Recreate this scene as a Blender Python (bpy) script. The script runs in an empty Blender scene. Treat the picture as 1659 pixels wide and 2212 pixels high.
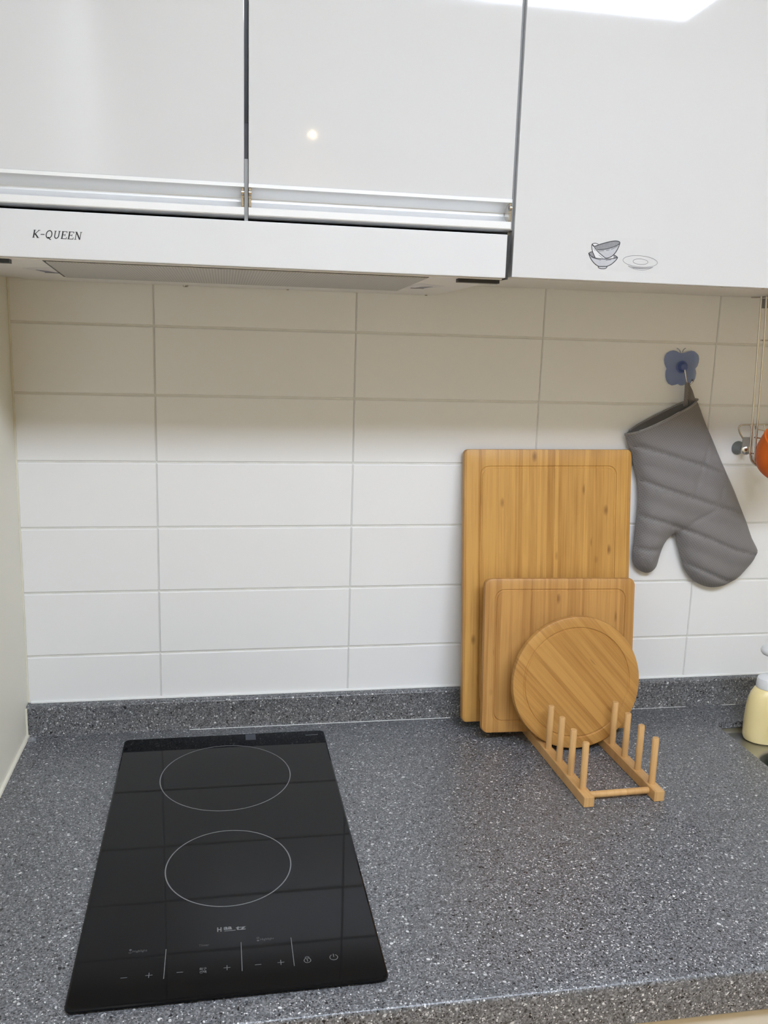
import bpy, bmesh, math, random
from mathutils import Vector, Matrix
from mathutils.geometry import delaunay_2d_cdt

scene = bpy.context.scene
C = scene.collection
random.seed(7)
R = math.radians

# ------------------------------------------------------------------ camera
cam_d = bpy.data.cameras.new('camera')
cam = bpy.data.objects.new('camera', cam_d); C.objects.link(cam)
cam.location = (0.101908, -1.381085, 0.628307)
cam.rotation_euler = (1.3756325, -0.0303005, -0.1748068)
cam_d.sensor_fit = 'VERTICAL'; cam_d.sensor_height = 36.0
cam_d.lens = 1920.5 / 2212 * 36.0
cam_d.clip_start = 0.02
scene.camera = cam

# ------------------------------------------------------------------ world, exposure
w = bpy.data.worlds.new('world'); scene.world = w; w.use_nodes = True
w.node_tree.nodes['Background'].inputs[0].default_value = (0.9, 0.95, 1.0, 1)
w.node_tree.nodes['Background'].inputs[1].default_value = 0.2
vs = scene.view_settings
vs.view_transform = 'Standard'; vs.look = 'None'; vs.gamma = 1.0; vs.use_curve_mapping = False
vs.exposure = 0.0
scene.cycles.max_bounces = 5; scene.cycles.diffuse_bounces = 4; scene.cycles.glossy_bounces = 3; scene.cycles.transmission_bounces = 4
scene.cycles.use_adaptive_sampling = True; scene.cycles.adaptive_threshold = 0.08; scene.cycles.adaptive_min_samples = 16
LAMP = 32.8            # kitchen ceiling panel, emission strength
SPOT = 700.0           # small warm downlight at the far end of the room
LAMP_COL = (0.755, 0.845, 1.0)
SPOT_COL = (1.0, 0.74, 0.42)

# ------------------------------------------------------------------ materials
def nt_new(name):
    m = bpy.data.materials.new(name); m.use_nodes = True
    return m, m.node_tree, m.node_tree.nodes['Principled BSDF']

def N(nt, t, **kw):
    n = nt.nodes.new(t)
    for k, v in kw.items():
        if k.startswith('i_'):
            n.inputs[k[2:].replace('_', ' ')].default_value = v
        else:
            setattr(n, k, v)
    return n

def L(nt, a, b): nt.links.new(a, b)

def mat(name, col, rough=0.5, metal=0.0, var=0.0, vscale=20, bump=0.0, bscale=200, coat=0.0, spec=None, trans=0.0, ior=None, alpha=1.0):
    m, nt, b = nt_new(name)
    b.inputs['Base Color'].default_value = (*col, 1)
    b.inputs['Roughness'].default_value = rough
    b.inputs['Metallic'].default_value = metal
    if coat: b.inputs['Coat Weight'].default_value = coat; b.inputs['Coat Roughness'].default_value = 0.04
    if spec is not None: b.inputs['Specular IOR Level'].default_value = spec
    if trans: b.inputs['Transmission Weight'].default_value = trans
    if ior: b.inputs['IOR'].default_value = ior
    if alpha < 1: b.inputs['Alpha'].default_value = alpha
    tc = N(nt, 'ShaderNodeTexCoord')
    n = N(nt, 'ShaderNodeTexNoise', i_Scale=vscale, i_Detail=0.0)
    L(nt, tc.outputs['Object'], n.inputs['Vector'])
    mx = N(nt, 'ShaderNodeMix', data_type='RGBA')
    v = max(var, 0.01)
    mx.inputs[6].default_value = (*[c * (1 - v) for c in col], 1)
    mx.inputs[7].default_value = (*[min(1, c * (1 + v)) for c in col], 1)
    L(nt, n.outputs['Fac'], mx.inputs[0]); L(nt, mx.outputs[2], b.inputs['Base Color'])
    if bump:
        n2 = N(nt, 'ShaderNodeTexNoise', i_Scale=bscale, i_Detail=2.0)
        L(nt, tc.outputs['Object'], n2.inputs['Vector'])
        bp = N(nt, 'ShaderNodeBump', i_Strength=bump, i_Distance=0.001)
        L(nt, n2.outputs['Fac'], bp.inputs['Height']); L(nt, bp.outputs['Normal'], b.inputs['Normal'])
    return m

def mat_emit(name, col, s):
    m, nt, b = nt_new(name)
    b.inputs['Base Color'].default_value = (*col, 1)
    b.inputs['Emission Color'].default_value = (*col, 1)
    b.inputs['Emission Strength'].default_value = s
    return m

def mat_counter():
    m, nt, b = nt_new('speckled_stone')
    tc = N(nt, 'ShaderNodeTexCoord')
    # domain warp so the chips are not round
    wn = N(nt, 'ShaderNodeTexNoise', i_Scale=160.0, i_Detail=1.0)
    L(nt, tc.outputs['Object'], wn.inputs['Vector'])
    sub = N(nt, 'ShaderNodeVectorMath', operation='SUBTRACT'); sub.inputs[1].default_value = (0.5, 0.5, 0.5)
    L(nt, wn.outputs['Color'], sub.inputs[0])
    sc = N(nt, 'ShaderNodeVectorMath', operation='SCALE'); sc.inputs['Scale'].default_value = 0.0045
    L(nt, sub.outputs[0], sc.inputs[0])
    ad = N(nt, 'ShaderNodeVectorMath', operation='ADD')
    L(nt, tc.outputs['Object'], ad.inputs[0]); L(nt, sc.outputs[0], ad.inputs[1])
    def field(scale):
        v = N(nt, 'ShaderNodeTexVoronoi', i_Scale=scale); L(nt, ad.outputs[0], v.inputs['Vector'])
        sp = N(nt, 'ShaderNodeSeparateColor'); L(nt, v.outputs['Color'], sp.inputs[0])
        # each chip its own size
        sz = N(nt, 'ShaderNodeMath', operation='MULTIPLY_ADD'); sz.inputs[1].default_value = 0.30
        L(nt, sp.outputs[1], sz.inputs[0]); L(nt, v.outputs['Distance'], sz.inputs[2])
        d = N(nt, 'ShaderNodeMapRange'); d.inputs['From Min'].default_value = 0.40; d.inputs['From Max'].default_value = 0.50
        d.inputs['To Min'].default_value = 1; d.inputs['To Max'].default_value = 0
        L(nt, sz.outputs[0], d.inputs['Value'])
        return sp.outputs[0], d.outputs[0]
    def pick(fld, lo, hi):
        g = N(nt, 'ShaderNodeMath', operation='GREATER_THAN'); g.inputs[1].default_value = lo
        l = N(nt, 'ShaderNodeMath', operation='LESS_THAN'); l.inputs[1].default_value = hi
        L(nt, fld[0], g.inputs[0]); L(nt, fld[0], l.inputs[0])
        a = N(nt, 'ShaderNodeMath', operation='MULTIPLY'); L(nt, g.outputs[0], a.inputs[0]); L(nt, l.outputs[0], a.inputs[1])
        a2 = N(nt, 'ShaderNodeMath', operation='MULTIPLY'); L(nt, a.outputs[0], a2.inputs[0]); L(nt, fld[1], a2.inputs[1])
        return a2.outputs[0]
    base = N(nt, 'ShaderNodeTexVoronoi', i_Scale=620.0); L(nt, ad.outputs[0], base.inputs['Vector'])
    sp = N(nt, 'ShaderNodeSeparateColor'); L(nt, base.outputs['Color'], sp.inputs[0])
    cr = N(nt, 'ShaderNodeValToRGB')
    cr.color_ramp.elements[0].color = (0.060, 0.061, 0.065, 1); cr.color_ramp.elements[1].color = (0.238, 0.240, 0.250, 1)
    e = cr.color_ramp.elements.new(0.5); e.color = (0.124, 0.126, 0.132, 1)
    L(nt, sp.outputs[0], cr.inputs[0])
    cur = cr.outputs[0]
    fine, coarse = field(470.0), field(240.0)
    for fld, lo, hi, col in ((fine, -1, 0.36, (0.006, 0.006, 0.008)), (fine, 0.78, 2, (0.34, 0.34, 0.345)), (fine, 0.42, 0.575, (0.66, 0.66, 0.655)),
                             (coarse, 0.93, 2, (0.52, 0.52, 0.515)), (coarse, -1, 0.09, (0.010, 0.010, 0.012)), (coarse, 0.50, 0.53, (0.66, 0.66, 0.65))):
        f = pick(fld, lo, hi)
        mx = N(nt, 'ShaderNodeMix', data_type='RGBA'); mx.inputs[7].default_value = (*col, 1)
        L(nt, f, mx.inputs[0]); L(nt, cur, mx.inputs[6]); cur = mx.outputs[2]
    L(nt, cur, b.inputs['Base Color'])
    b.inputs['Roughness'].default_value = 0.33
    return m

def mat_bamboo(name, a, c, dark, strip=0.0105, rough=0.42, seed=0.0):
    """laminated bamboo: strips across local X, fibres along local Z"""
    m, nt, b = nt_new(name)
    tc = N(nt, 'ShaderNodeTexCoord')
    off = N(nt, 'ShaderNodeVectorMath', operation='ADD'); off.inputs[1].default_value = (seed, seed * 0.7, seed * 1.3)
    L(nt, tc.outputs['Object'], off.inputs[0])
    se = N(nt, 'ShaderNodeSeparateXYZ'); L(nt, off.outputs[0], se.inputs[0])
    # strips of uneven width
    wv = N(nt, 'ShaderNodeTexNoise', noise_dimensions='1D', i_Scale=45.0, i_Detail=0.0); L(nt, se.outputs['X'], wv.inputs['W'])
    ma = N(nt, 'ShaderNodeMath', operation='MULTIPLY_ADD'); ma.inputs[1].default_value = 0.02; L(nt, wv.outputs['Fac'], ma.inputs[0]); L(nt, se.outputs['X'], ma.inputs[2])
    dv = N(nt, 'ShaderNodeMath', operation='DIVIDE'); dv.inputs[1].default_value = strip; L(nt, ma.outputs[0], dv.inputs[0])
    fl = N(nt, 'ShaderNodeMath', operation='FLOOR'); L(nt, dv.outputs[0], fl.inputs[0])
    wn = N(nt, 'ShaderNodeTexWhiteNoise', noise_dimensions='1D'); L(nt, fl.outputs[0], wn.inputs['W'])
    # fibres
    mp = N(nt, 'ShaderNodeMapping'); mp.inputs['Scale'].default_value = (420, 60, 7); L(nt, off.outputs[0], mp.inputs[0])
    fb = N(nt, 'ShaderNodeTexNoise', i_Scale=1.0, i_Detail=4.0, i_Roughness=0.6); L(nt, mp.outputs[0], fb.inputs['Vector'])
    mp2 = N(nt, 'ShaderNodeMapping'); mp2.inputs['Scale'].default_value = (70, 20, 9); L(nt, off.outputs[0], mp2.inputs[0])
    fb2 = N(nt, 'ShaderNodeTexNoise', i_Scale=1.0, i_Detail=2.0); L(nt, mp2.outputs[0], fb2.inputs['Vector'])
    s1 = N(nt, 'ShaderNodeMath', operation='MULTIPLY_ADD'); s1.inputs[1].default_value = 0.36
    L(nt, wn.outputs[0], s1.inputs[0])
    s0 = N(nt, 'ShaderNodeMath', operation='MULTIPLY'); s0.inputs[1].default_value = 0.80; L(nt, fb.outputs['Fac'], s0.inputs[0]); L(nt, s0.outputs[0], s1.inputs[2])
    s2 = N(nt, 'ShaderNodeMath', operation='MULTIPLY_ADD'); s2.inputs[1].default_value = 0.5; L(nt, fb2.outputs['Fac'], s2.inputs[0]); L(nt, s1.outputs[0], s2.inputs[2])
    cr = N(nt, 'ShaderNodeValToRGB')
    cr.color_ramp.elements[0].position = 0.42; cr.color_ramp.elements[0].color = (*a, 1)
    cr.color_ramp.elements[1].position = 1.0; cr.color_ramp.elements[1].color = (*c, 1)
    L(nt, s2.outputs[0], cr.inputs[0])
    # nodes of the cane: small brown marks in single strips
    cb = N(nt, 'ShaderNodeCombineXYZ'); L(nt, fl.outputs[0], cb.inputs[0])
    zz = N(nt, 'ShaderNodeMath', operation='MULTIPLY'); zz.inputs[1].default_value = 15.0; L(nt, se.outputs['Z'], zz.inputs[0]); L(nt, zz.outputs[0], cb.inputs[2])
    xx = N(nt, 'ShaderNodeMath', operation='MULTIPLY'); xx.inputs[1].default_value = 30.0; L(nt, se.outputs['X'], xx.inputs[0])
    L(nt, xx.outputs[0], cb.inputs[1])
    vo = N(nt, 'ShaderNodeTexVoronoi', i_Scale=1.0); L(nt, cb.outputs[0], vo.inputs['Vector'])
    mr = N(nt, 'ShaderNodeMapRange'); mr.inputs['From Min'].default_value = 0.04; mr.inputs['From Max'].default_value = 0.16
    mr.inputs['To Min'].default_value = 0.75; mr.inputs['To Max'].default_value = 0.0; L(nt, vo.outputs['Distance'], mr.inputs['Value'])
    spv = N(nt, 'ShaderNodeSeparateColor'); L(nt, vo.outputs['Color'], spv.inputs[0])
    gt = N(nt, 'ShaderNodeMath', operation='GREATER_THAN'); gt.inputs[1].default_value = 0.25; L(nt, spv.outputs[0], gt.inputs[0])
    mu = N(nt, 'ShaderNodeMath', operation='MULTIPLY'); L(nt, gt.outputs[0], mu.inputs[0]); L(nt, mr.outputs[0], mu.inputs[1])
    mx = N(nt, 'ShaderNodeMix', data_type='RGBA'); mx.inputs[7].default_value = (*dark, 1)
    L(nt, mu.outputs[0], mx.inputs[0]); L(nt, cr.outputs[0], mx.inputs[6])
    L(nt, mx.outputs[2], b.inputs['Base Color'])
    b.inputs['Roughness'].default_value = rough
    return m

def mat_door():
    m, nt, b = nt_new('glossy_white_lacquer')
    tc = N(nt, 'ShaderNodeTexCoord')
    n = N(nt, 'ShaderNodeTexNoise', i_Scale=420.0, i_Detail=2.0); L(nt, tc.outputs['Object'], n.inputs['Vector'])
    bp = N(nt, 'ShaderNodeBump', i_Strength=0.02, i_Distance=0.0002); L(nt, n.outputs['Fac'], bp.inputs['Height'])
    L(nt, bp.outputs['Normal'], b.inputs['Normal'])
    b.inputs['Base Color'].default_value = (0.585, 0.58, 0.575, 1); b.inputs['Roughness'].default_value = 0.045
    return m

def mat_fabric(name, col):
    m, nt, b = nt_new(name)
    tc = N(nt, 'ShaderNodeTexCoord')
    sx = N(nt, 'ShaderNodeTexWave', i_Scale=95.0, bands_direction='X'); sz = N(nt, 'ShaderNodeTexWave', i_Scale=95.0, bands_direction='Z')
    rot = N(nt, 'ShaderNodeMapping'); rot.inputs['Rotation'].default_value = (0, R(38), 0)
    L(nt, tc.outputs['Object'], rot.inputs[0])
    L(nt, rot.outputs[0], sx.inputs['Vector']); L(nt, rot.outputs[0], sz.inputs['Vector'])
    mu = N(nt, 'ShaderNodeMath', operation='MULTIPLY'); L(nt, sx.outputs['Fac'], mu.inputs[0]); L(nt, sz.outputs['Fac'], mu.inputs[1])
    n = N(nt, 'ShaderNodeTexNoise', i_Scale=30.0, i_Detail=3.0); L(nt, tc.outputs['Object'], n.inputs['Vector'])
    ad = N(nt, 'ShaderNodeMath', operation='MULTIPLY_ADD'); ad.inputs[1].default_value = 0.55; L(nt, n.outputs['Fac'], ad.inputs[0]); L(nt, mu.outputs[0], ad.inputs[2])
    cr = N(nt, 'ShaderNodeValToRGB')
    cr.color_ramp.elements[0].position = 0.75; cr.color_ramp.elements[0].color = (*[c * 1.04 for c in col], 1)
    cr.color_ramp.elements[1].position = 1.0; cr.color_ramp.elements[1].color = (*[c * 0.74 for c in col], 1)
    L(nt, ad.outputs[0], cr.inputs[0]); L(nt, cr.outputs[0], b.inputs['Base Color'])
    bp = N(nt, 'ShaderNodeBump', i_Strength=0.25, i_Distance=0.0005); L(nt, mu.outputs[0], bp.inputs['Height']); L(nt, bp.outputs['Normal'], b.inputs['Normal'])
    b.inputs['Roughness'].default_value = 0.92; b.inputs['Sheen Weight'].default_value = 0.15
    return m

def mat_filter():
    m, nt, b = nt_new('filter_mesh')
    tc = N(nt, 'ShaderNodeTexCoord')
    wv = N(nt, 'ShaderNodeTexWave', i_Scale=95.0, bands_direction='X'); L(nt, tc.outputs['Object'], wv.inputs['Vector'])
    wy = N(nt, 'ShaderNodeTexWave', i_Scale=95.0, bands_direction='Y'); L(nt, tc.outputs['Object'], wy.inputs['Vector'])
    mu = N(nt, 'ShaderNodeMath', operation='MULTIPLY'); L(nt, wv.outputs['Fac'], mu.inputs[0]); L(nt, wy.outputs['Fac'], mu.inputs[1])
    cr = N(nt, 'ShaderNodeValToRGB'); cr.color_ramp.elements[0].color = (0.46, 0.445, 0.43, 1); cr.color_ramp.elements[1].color = (0.78, 0.76, 0.735, 1)
    L(nt, mu.outputs[0], cr.inputs[0]); L(nt, cr.outputs[0], b.inputs['Base Color'])
    b.inputs['Roughness'].default_value = 0.5; b.inputs['Metallic'].default_value = 0.15
    return m

M = {}
M['tile'] = mat('glazed_white_tile', (0.87, 0.865, 0.855), 0.22, var=0.012, vscale=9)
M['grout'] = mat('grout', (0.76, 0.745, 0.70), 0.85, var=0.08, vscale=60, bump=0.3, bscale=500)
M['grout_v'] = mat('pale_grout', (0.80, 0.79, 0.765), 0.6, var=0.03, vscale=60)
M['cream'] = mat('cream_side_wall', (0.92, 0.895, 0.80), 0.55, var=0.02, vscale=4)
M['wallpaper'] = mat('warm_wallpaper', (0.91, 0.78, 0.50), 0.8, var=0.04, vscale=8)
M['ceiling'] = mat('ceiling_paper', (0.88, 0.87, 0.83), 0.85, var=0.02)
M['stone'] = mat_counter()
M['silicone'] = mat('white_silicone', (0.80, 0.80, 0.78), 0.35, var=0.03)
M['yellow_silicone'] = mat('aged_silicone', (0.80, 0.77, 0.65), 0.4, var=0.06, vscale=40)
M['door'] = mat_door()
M['carcass'] = mat('white_laminate', (0.90, 0.885, 0.85), 0.45, var=0.015)
M['edge'] = mat('grey_carcass_edge', (0.34, 0.345, 0.34), 0.4, var=0.02)
M['hood_white'] = mat('hood_white_enamel', (0.625, 0.622, 0.62), 0.28, var=0.008)
M['hood_under'] = mat('hood_underside_plastic', (0.90, 0.885, 0.865), 0.42, var=0.015)
M['black'] = mat('black_plastic', (0.018, 0.018, 0.020), 0.42, var=0.05)
M['dgrey'] = mat('dark_grey_rubber', (0.10, 0.10, 0.11), 0.5, var=0.05)
M['alu'] = mat('brushed_aluminium', (0.74, 0.745, 0.75), 0.36, metal=0.35, var=0.015)
M['steel'] = mat('brushed_steel', (0.50, 0.50, 0.50), 0.36, metal=1.0, var=0.04, bump=0.03)
M['chrome'] = mat('chrome_wire', (0.62, 0.58, 0.52), 0.22, metal=1.0, var=0.03)
M['filter'] = mat_filter()
M['latch_pl'] = mat('pale_lilac_plastic', (0.80, 0.79, 0.82), 0.35, var=0.02)
M['lilac'] = mat('blue_grey_plastic', (0.16, 0.17, 0.28), 0.35, var=0.03)
M['ink'] = mat('black_ink', (0.012, 0.012, 0.014), 0.5)
M['glass_black'] = mat('black_ceramic_glass', (0.004, 0.004, 0.0045), 0.035, var=0.02, spec=0.165)
M['print'] = mat('grey_print', (0.16, 0.165, 0.17), 0.4)
M['print_dim'] = mat('dim_grey_print', (0.075, 0.077, 0.08), 0.4)
M['ring'] = mat('ring_print', (0.16, 0.16, 0.165), 0.4)
M['label_blue'] = mat('blue_grey_label', (0.045, 0.05, 0.062), 0.35)
M['bam_a'] = mat_bamboo('bamboo_large', (0.36, 0.160, 0.030), (0.63, 0.345, 0.092), (0.20, 0.085, 0.02), 0.0085, seed=0.0)
M['bam_b'] = mat_bamboo('bamboo_medium', (0.35, 0.155, 0.036), (0.58, 0.31, 0.095), (0.24, 0.10, 0.03), 0.0065, seed=3.1)
M['bam_c'] = mat_bamboo('bamboo_round', (0.34, 0.15, 0.032), (0.55, 0.29, 0.080), (0.24, 0.10, 0.03), 0.0075, seed=7.7)
M['bam_r'] = mat_bamboo('bamboo_rack', (0.48, 0.255, 0.085), (0.64, 0.38, 0.155), (0.50, 0.28, 0.10), 0.02, seed=5.3)
M['bam_end'] = mat('bamboo_end_grain', (0.62, 0.42, 0.23), 0.6, var=0.12, vscale=400)
M['mitt'] = mat_fabric('grey_quilted_cotton', (0.215, 0.200, 0.195))
M['mitt_in'] = mat('grey_mitt_lining', (0.20, 0.185, 0.175), 0.95, var=0.05)
M['binding'] = mat_fabric('grey_binding', (0.26, 0.245, 0.235))
M['stitch'] = mat('dark_grey_thread', (0.075, 0.070, 0.068), 0.9)
M['tape'] = mat_fabric('grey_tape', (0.20, 0.18, 0.175))
M['piping'] = mat('pale_lining_edge', (0.60, 0.57, 0.53), 0.9, var=0.05)
M['blue_clear'] = mat('clear_blue_plastic', (0.22, 0.31, 0.62), 0.12, trans=0.0, alpha=0.48, var=0.03)
M['blue_dark'] = mat('dark_blue_plastic', (0.10, 0.14, 0.34), 0.15, var=0.05, alpha=0.9)
M['clear'] = mat('clear_rubber', (0.60, 0.61, 0.63), 0.15, alpha=0.35)
M['film'] = mat('clear_sticker_film', (0.78, 0.78, 0.80), 0.25, alpha=0.03)
M['pen'] = mat('dark_grey_drawing_ink', (0.035, 0.036, 0.04), 0.5)
M['pencil'] = mat('mid_grey_drawing_ink', (0.22, 0.22, 0.23), 0.5)
M['wash_d'] = mat('grey_drawing_wash', (0.22, 0.22, 0.23), 0.5, var=0.15, vscale=700)
M['wash_l'] = mat('pale_grey_drawing_wash', (0.42, 0.425, 0.445), 0.5, var=0.06, vscale=700)
M['wash_w'] = mat('white_drawing_fill', (0.60, 0.60, 0.61), 0.4)
M['orange'] = mat('orange_plastic', (0.70, 0.14, 0.012), 0.42, var=0.05)
M['yellow'] = mat('translucent_yellow_plastic', (0.86, 0.71, 0.35), 0.30, var=0.03)
M['white_pl'] = mat('white_plastic', (0.80, 0.80, 0.80), 0.30)
M['tag'] = mat('grey_plastic_tag', (0.30, 0.275, 0.24), 0.5)
M['cup_rubber'] = mat('grey_suction_rubber', (0.20, 0.215, 0.21), 0.3)
M['jar_band'] = mat('olive_jar_thread', (0.30, 0.30, 0.16), 0.2)
M['jar'] = mat('green_tinted_glass', (0.62, 0.70, 0.52), 0.05, trans=0.9, ior=1.45)
M['beige'] = mat('beige_base_door', (0.62, 0.57, 0.48), 0.35, var=0.02)
def mat_floor():
    m, nt, b = nt_new('oak_floor')
    tc = N(nt, 'ShaderNodeTexCoord')
    br = N(nt, 'ShaderNodeTexBrick', i_Scale=1.0); br.inputs['Brick Width'].default_value = 0.9; br.inputs['Row Height'].default_value = 0.12
    br.inputs['Mortar Size'].default_value = 0.002
    br.inputs['Color1'].default_value = (0.68, 0.46, 0.24, 1); br.inputs['Color2'].default_value = (0.74, 0.52, 0.28, 1); br.inputs['Mortar'].default_value = (0.2, 0.1, 0.04, 1)
    L(nt, tc.outputs['Object'], br.inputs['Vector']); L(nt, br.outputs['Color'], b.inputs['Base Color'])
    b.inputs['Roughness'].default_value = 0.4
    return m
M['floor'] = mat_floor()

# ------------------------------------------------------------------ object helpers
ROOTM = {}
def thing(name, label, cat, loc=(0, 0, 0), rotz=0.0, group=None, kind=None):
    o = bpy.data.objects.new(name, None); C.objects.link(o)
    o.empty_display_size = 0.05
    o.location = loc; o.rotation_euler = (0, 0, rotz)
    ROOTM[o] = Matrix.Translation(loc) @ Matrix.Rotation(rotz, 4, 'Z')
    tag(o, label, cat, group, kind); return o

def tag(o, label=None, cat=None, group=None, kind=None):
    if label: o['label'] = label
    if cat: o['category'] = cat
    if group: o['group'] = group
    if kind: o['kind'] = kind
    return o

def link(name, me, m, parent=None, mw=None, smooth=False, ang=40):
    """link a mesh whose vertices are in world space (or in the frame mw)"""
    o = bpy.data.objects.new(name, me); C.objects.link(o)
    if m is not None and not me.materials: me.materials.append(m)
    mw = mw or Matrix.Identity(4)
    if parent is not None:
        o.parent = parent
        o.matrix_parent_inverse = ROOTM.get(parent, Matrix.Identity(4)).inverted()
    o.matrix_basis = mw
    ROOTM[o] = mw.copy()
    if smooth: shade(me, ang)
    return o

def shade(me, angle=40):
    me.polygons.foreach_set('use_smooth', [True] * len(me.polygons))
    bm = bmesh.new(); bm.from_mesh(me)
    for e in bm.edges:
        if len(e.link_faces) == 2 and e.calc_face_angle(0) > R(angle): e.smooth = False
    bm.to_mesh(me); bm.free()

def bm_obj(name, bm, m, parent=None, mw=None, smooth=True, ang=40):
    bmesh.ops.recalc_face_normals(bm, faces=bm.faces)
    me = bpy.data.meshes.new(name); bm.to_mesh(me); bm.free()
    return link(name, me, m, parent, mw, smooth, ang)

def box(bm, x0, x1, y0, y1, z0, z1, bev=0.0, seg=2):
    r = bmesh.ops.create_cube(bm, size=1.0)
    vs_ = r['verts']
    for v in vs_:
        v.co.x = x0 + (v.co.x + 0.5) * (x1 - x0); v.co.y = y0 + (v.co.y + 0.5) * (y1 - y0); v.co.z = z0 + (v.co.z + 0.5) * (z1 - z0)
    if bev:
        es = set(e for v in vs_ for e in v.link_edges)
        bmesh.ops.bevel(bm, geom=list(es), offset=bev, segments=seg, affect='EDGES', profile=0.5)

def box_obj(name, x0, x1, y0, y1, z0, z1, m, parent=None, bev=0.0, seg=2, mw=None):
    bm = bmesh.new(); box(bm, x0, x1, y0, y1, z0, z1, bev, seg); return bm_obj(name, bm, m, parent, mw, True, 12)

def tube(bm, pts, r, n=10, closed=False, taper=None):
    pts = [Vector(p) for p in pts]; rings = []
    prev = None
    for i, p in enumerate(pts):
        if closed: t = (pts[(i + 1) % len(pts)] - pts[i - 1])
        else: t = (pts[min(i + 1, len(pts) - 1)] - pts[max(i - 1, 0)])
        t.normalize()
        if prev is None:
            a = Vector((0, 0, 1)) if abs(t.z) < 0.9 else Vector((1, 0, 0))
            u = t.cross(a).normalized()
        else:
            u = (prev - t * prev.dot(t)).normalized()
        prev = u; v = t.cross(u)
        rr = r if taper is None else taper[i]
        rings.append([bm.verts.new(p + (u * math.cos(2 * math.pi * k / n) + v * math.sin(2 * math.pi * k / n)) * rr) for k in range(n)])
    m_ = len(rings)
    for i in range(m_ if closed else m_ - 1):
        a, b = rings[i], rings[(i + 1) % m_]
        for k in range(n): bm.faces.new((a[k], a[(k + 1) % n], b[(k + 1) % n], b[k]))
    if not closed:
        bm.faces.new(rings[0][::-1]); bm.faces.new(rings[-1])

def tube_obj(name, pts, r, m, parent=None, n=10, closed=False, mw=None, taper=None):
    bm = bmesh.new(); tube(bm, pts, r, n, closed, taper); return bm_obj(name, bm, m, parent, mw)

def smooth_path(pts, k=6):
    """Catmull-Rom through the points"""
    P = [Vector(p) for p in pts]; out = []
    for i in range(len(P) - 1):
        p0, p1, p2, p3 = P[max(i - 1, 0)], P[i], P[i + 1], P[min(i + 2, len(P) - 1)]
        for j in range(k):
            t = j / k
            out.append(0.5 * ((2 * p1) + (-p0 + p2) * t + (2 * p0 - 5 * p1 + 4 * p2 - p3) * t * t + (-p0 + 3 * p1 - 3 * p2 + p3) * t ** 3))
    out.append(P[-1]); return out

def lathe(bm, prof, n=32, c=(0, 0, 0), sx=1.0, sy=1.0):
    rings = []
    for r, z in prof:
        if r < 1e-6: rings.append([bm.verts.new((c[0], c[1], c[2] + z))])
        else: rings.append([bm.verts.new((c[0] + r * sx * math.cos(2 * math.pi * k / n), c[1] + r * sy * math.sin(2 * math.pi * k / n), c[2] + z)) for k in range(n)])
    for a, b in zip(rings, rings[1:]):
        for k in range(n):
            q = [a[k % len(a)], a[(k + 1) % len(a)], b[(k + 1) % len(b)], b[k % len(b)]]
            q = list(dict.fromkeys(q))
            if len(q) > 2: bm.faces.new(q)

def lathe_obj(name, prof, m, parent=None, c=(0, 0, 0), n=32, mw=None, sx=1.0, sy=1.0):
    bm = bmesh.new(); lathe(bm, prof, n, c, sx, sy); return bm_obj(name, bm, m, parent, mw)

def prism(bm, poly, f, d0, d1):
    """polygon extruded from depth d0 to d1; f(u, v, d) -> world point"""
    a = [bm.verts.new(f(u, v, d0)) for u, v in poly]; b = [bm.verts.new(f(u, v, d1)) for u, v in poly]
    n = len(poly)
    bm.faces.new(a); bm.faces.new(b[::-1])
    for k in range(n): bm.faces.new((a[k], b[k], b[(k + 1) % n], a[(k + 1) % n]))

def stroke2d(pts, wd):
    """outline of a polyline with width"""
    P = [Vector(p) for p in pts]; l, r = [], []
    for i, p in enumerate(P):
        a = (P[i] - P[i - 1]).normalized() if i > 0 else None
        b = (P[i + 1] - P[i]).normalized() if i < len(P) - 1 else None
        t = ((a or b) + (b or a))
        t = t.normalized() if t.length > 1e-6 else (a or b)
        nrm = Vector((-t.y, t.x)); k = wd / 2
        if a and b: k /= max(0.35, nrm.dot(Vector((-a.y, a.x))))
        l.append(p + nrm * k); r.append(p - nrm * k)
    return l, r

def ribbon(bm, pts, wd, f, closed=False):
    if closed: pts = list(pts) + [pts[0], pts[1]]
    l, r = stroke2d(pts, wd)
    if closed: l, r = l[:-1], r[:-1]; l[0], r[0] = l[-1], r[-1]
    vl = [bm.verts.new(f(*p)) for p in l]; vr = [bm.verts.new(f(*p)) for p in r]
    for i in range(len(l) - 1): bm.faces.new((vl[i], vl[i + 1], vr[i + 1], vr[i]))

def fillpoly(bm, pts, f):
    vs_ = [bm.verts.new(f(*p)) for p in pts]
    es = [bm.edges.new((vs_[i], vs_[(i + 1) % len(vs_)])) for i in range(len(vs_))]
    bmesh.ops.triangle_fill(bm, edges=es, use_beauty=True)

def flat_obj(name, bm, m, parent, mw=None):
    """thin print: keep normals as built, no recalculation across islands"""
    me = bpy.data.meshes.new(name); bm.to_mesh(me); bm.free()
    return link(name, me, m, parent, mw)

def text_obj(name, s, m, parent, mw, size, offset=0.0, sx=1.0):
    cu = bpy.data.curves.new('txt', 'FONT'); cu.body = s; cu.size = size; cu.offset = offset
    cu.fill_mode = 'FRONT'
    to = bpy.data.objects.new('txt', cu); C.objects.link(to)
    dg = bpy.context.evaluated_depsgraph_get()
    me = bpy.data.meshes.new_from_object(to.evaluated_get(dg))
    bpy.data.objects.remove(to); bpy.data.curves.remove(cu)
    me.name = name; me.materials.clear()
    for v in me.vertices: v.co.x *= sx
    return link(name, me, m, parent, mw)

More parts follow.
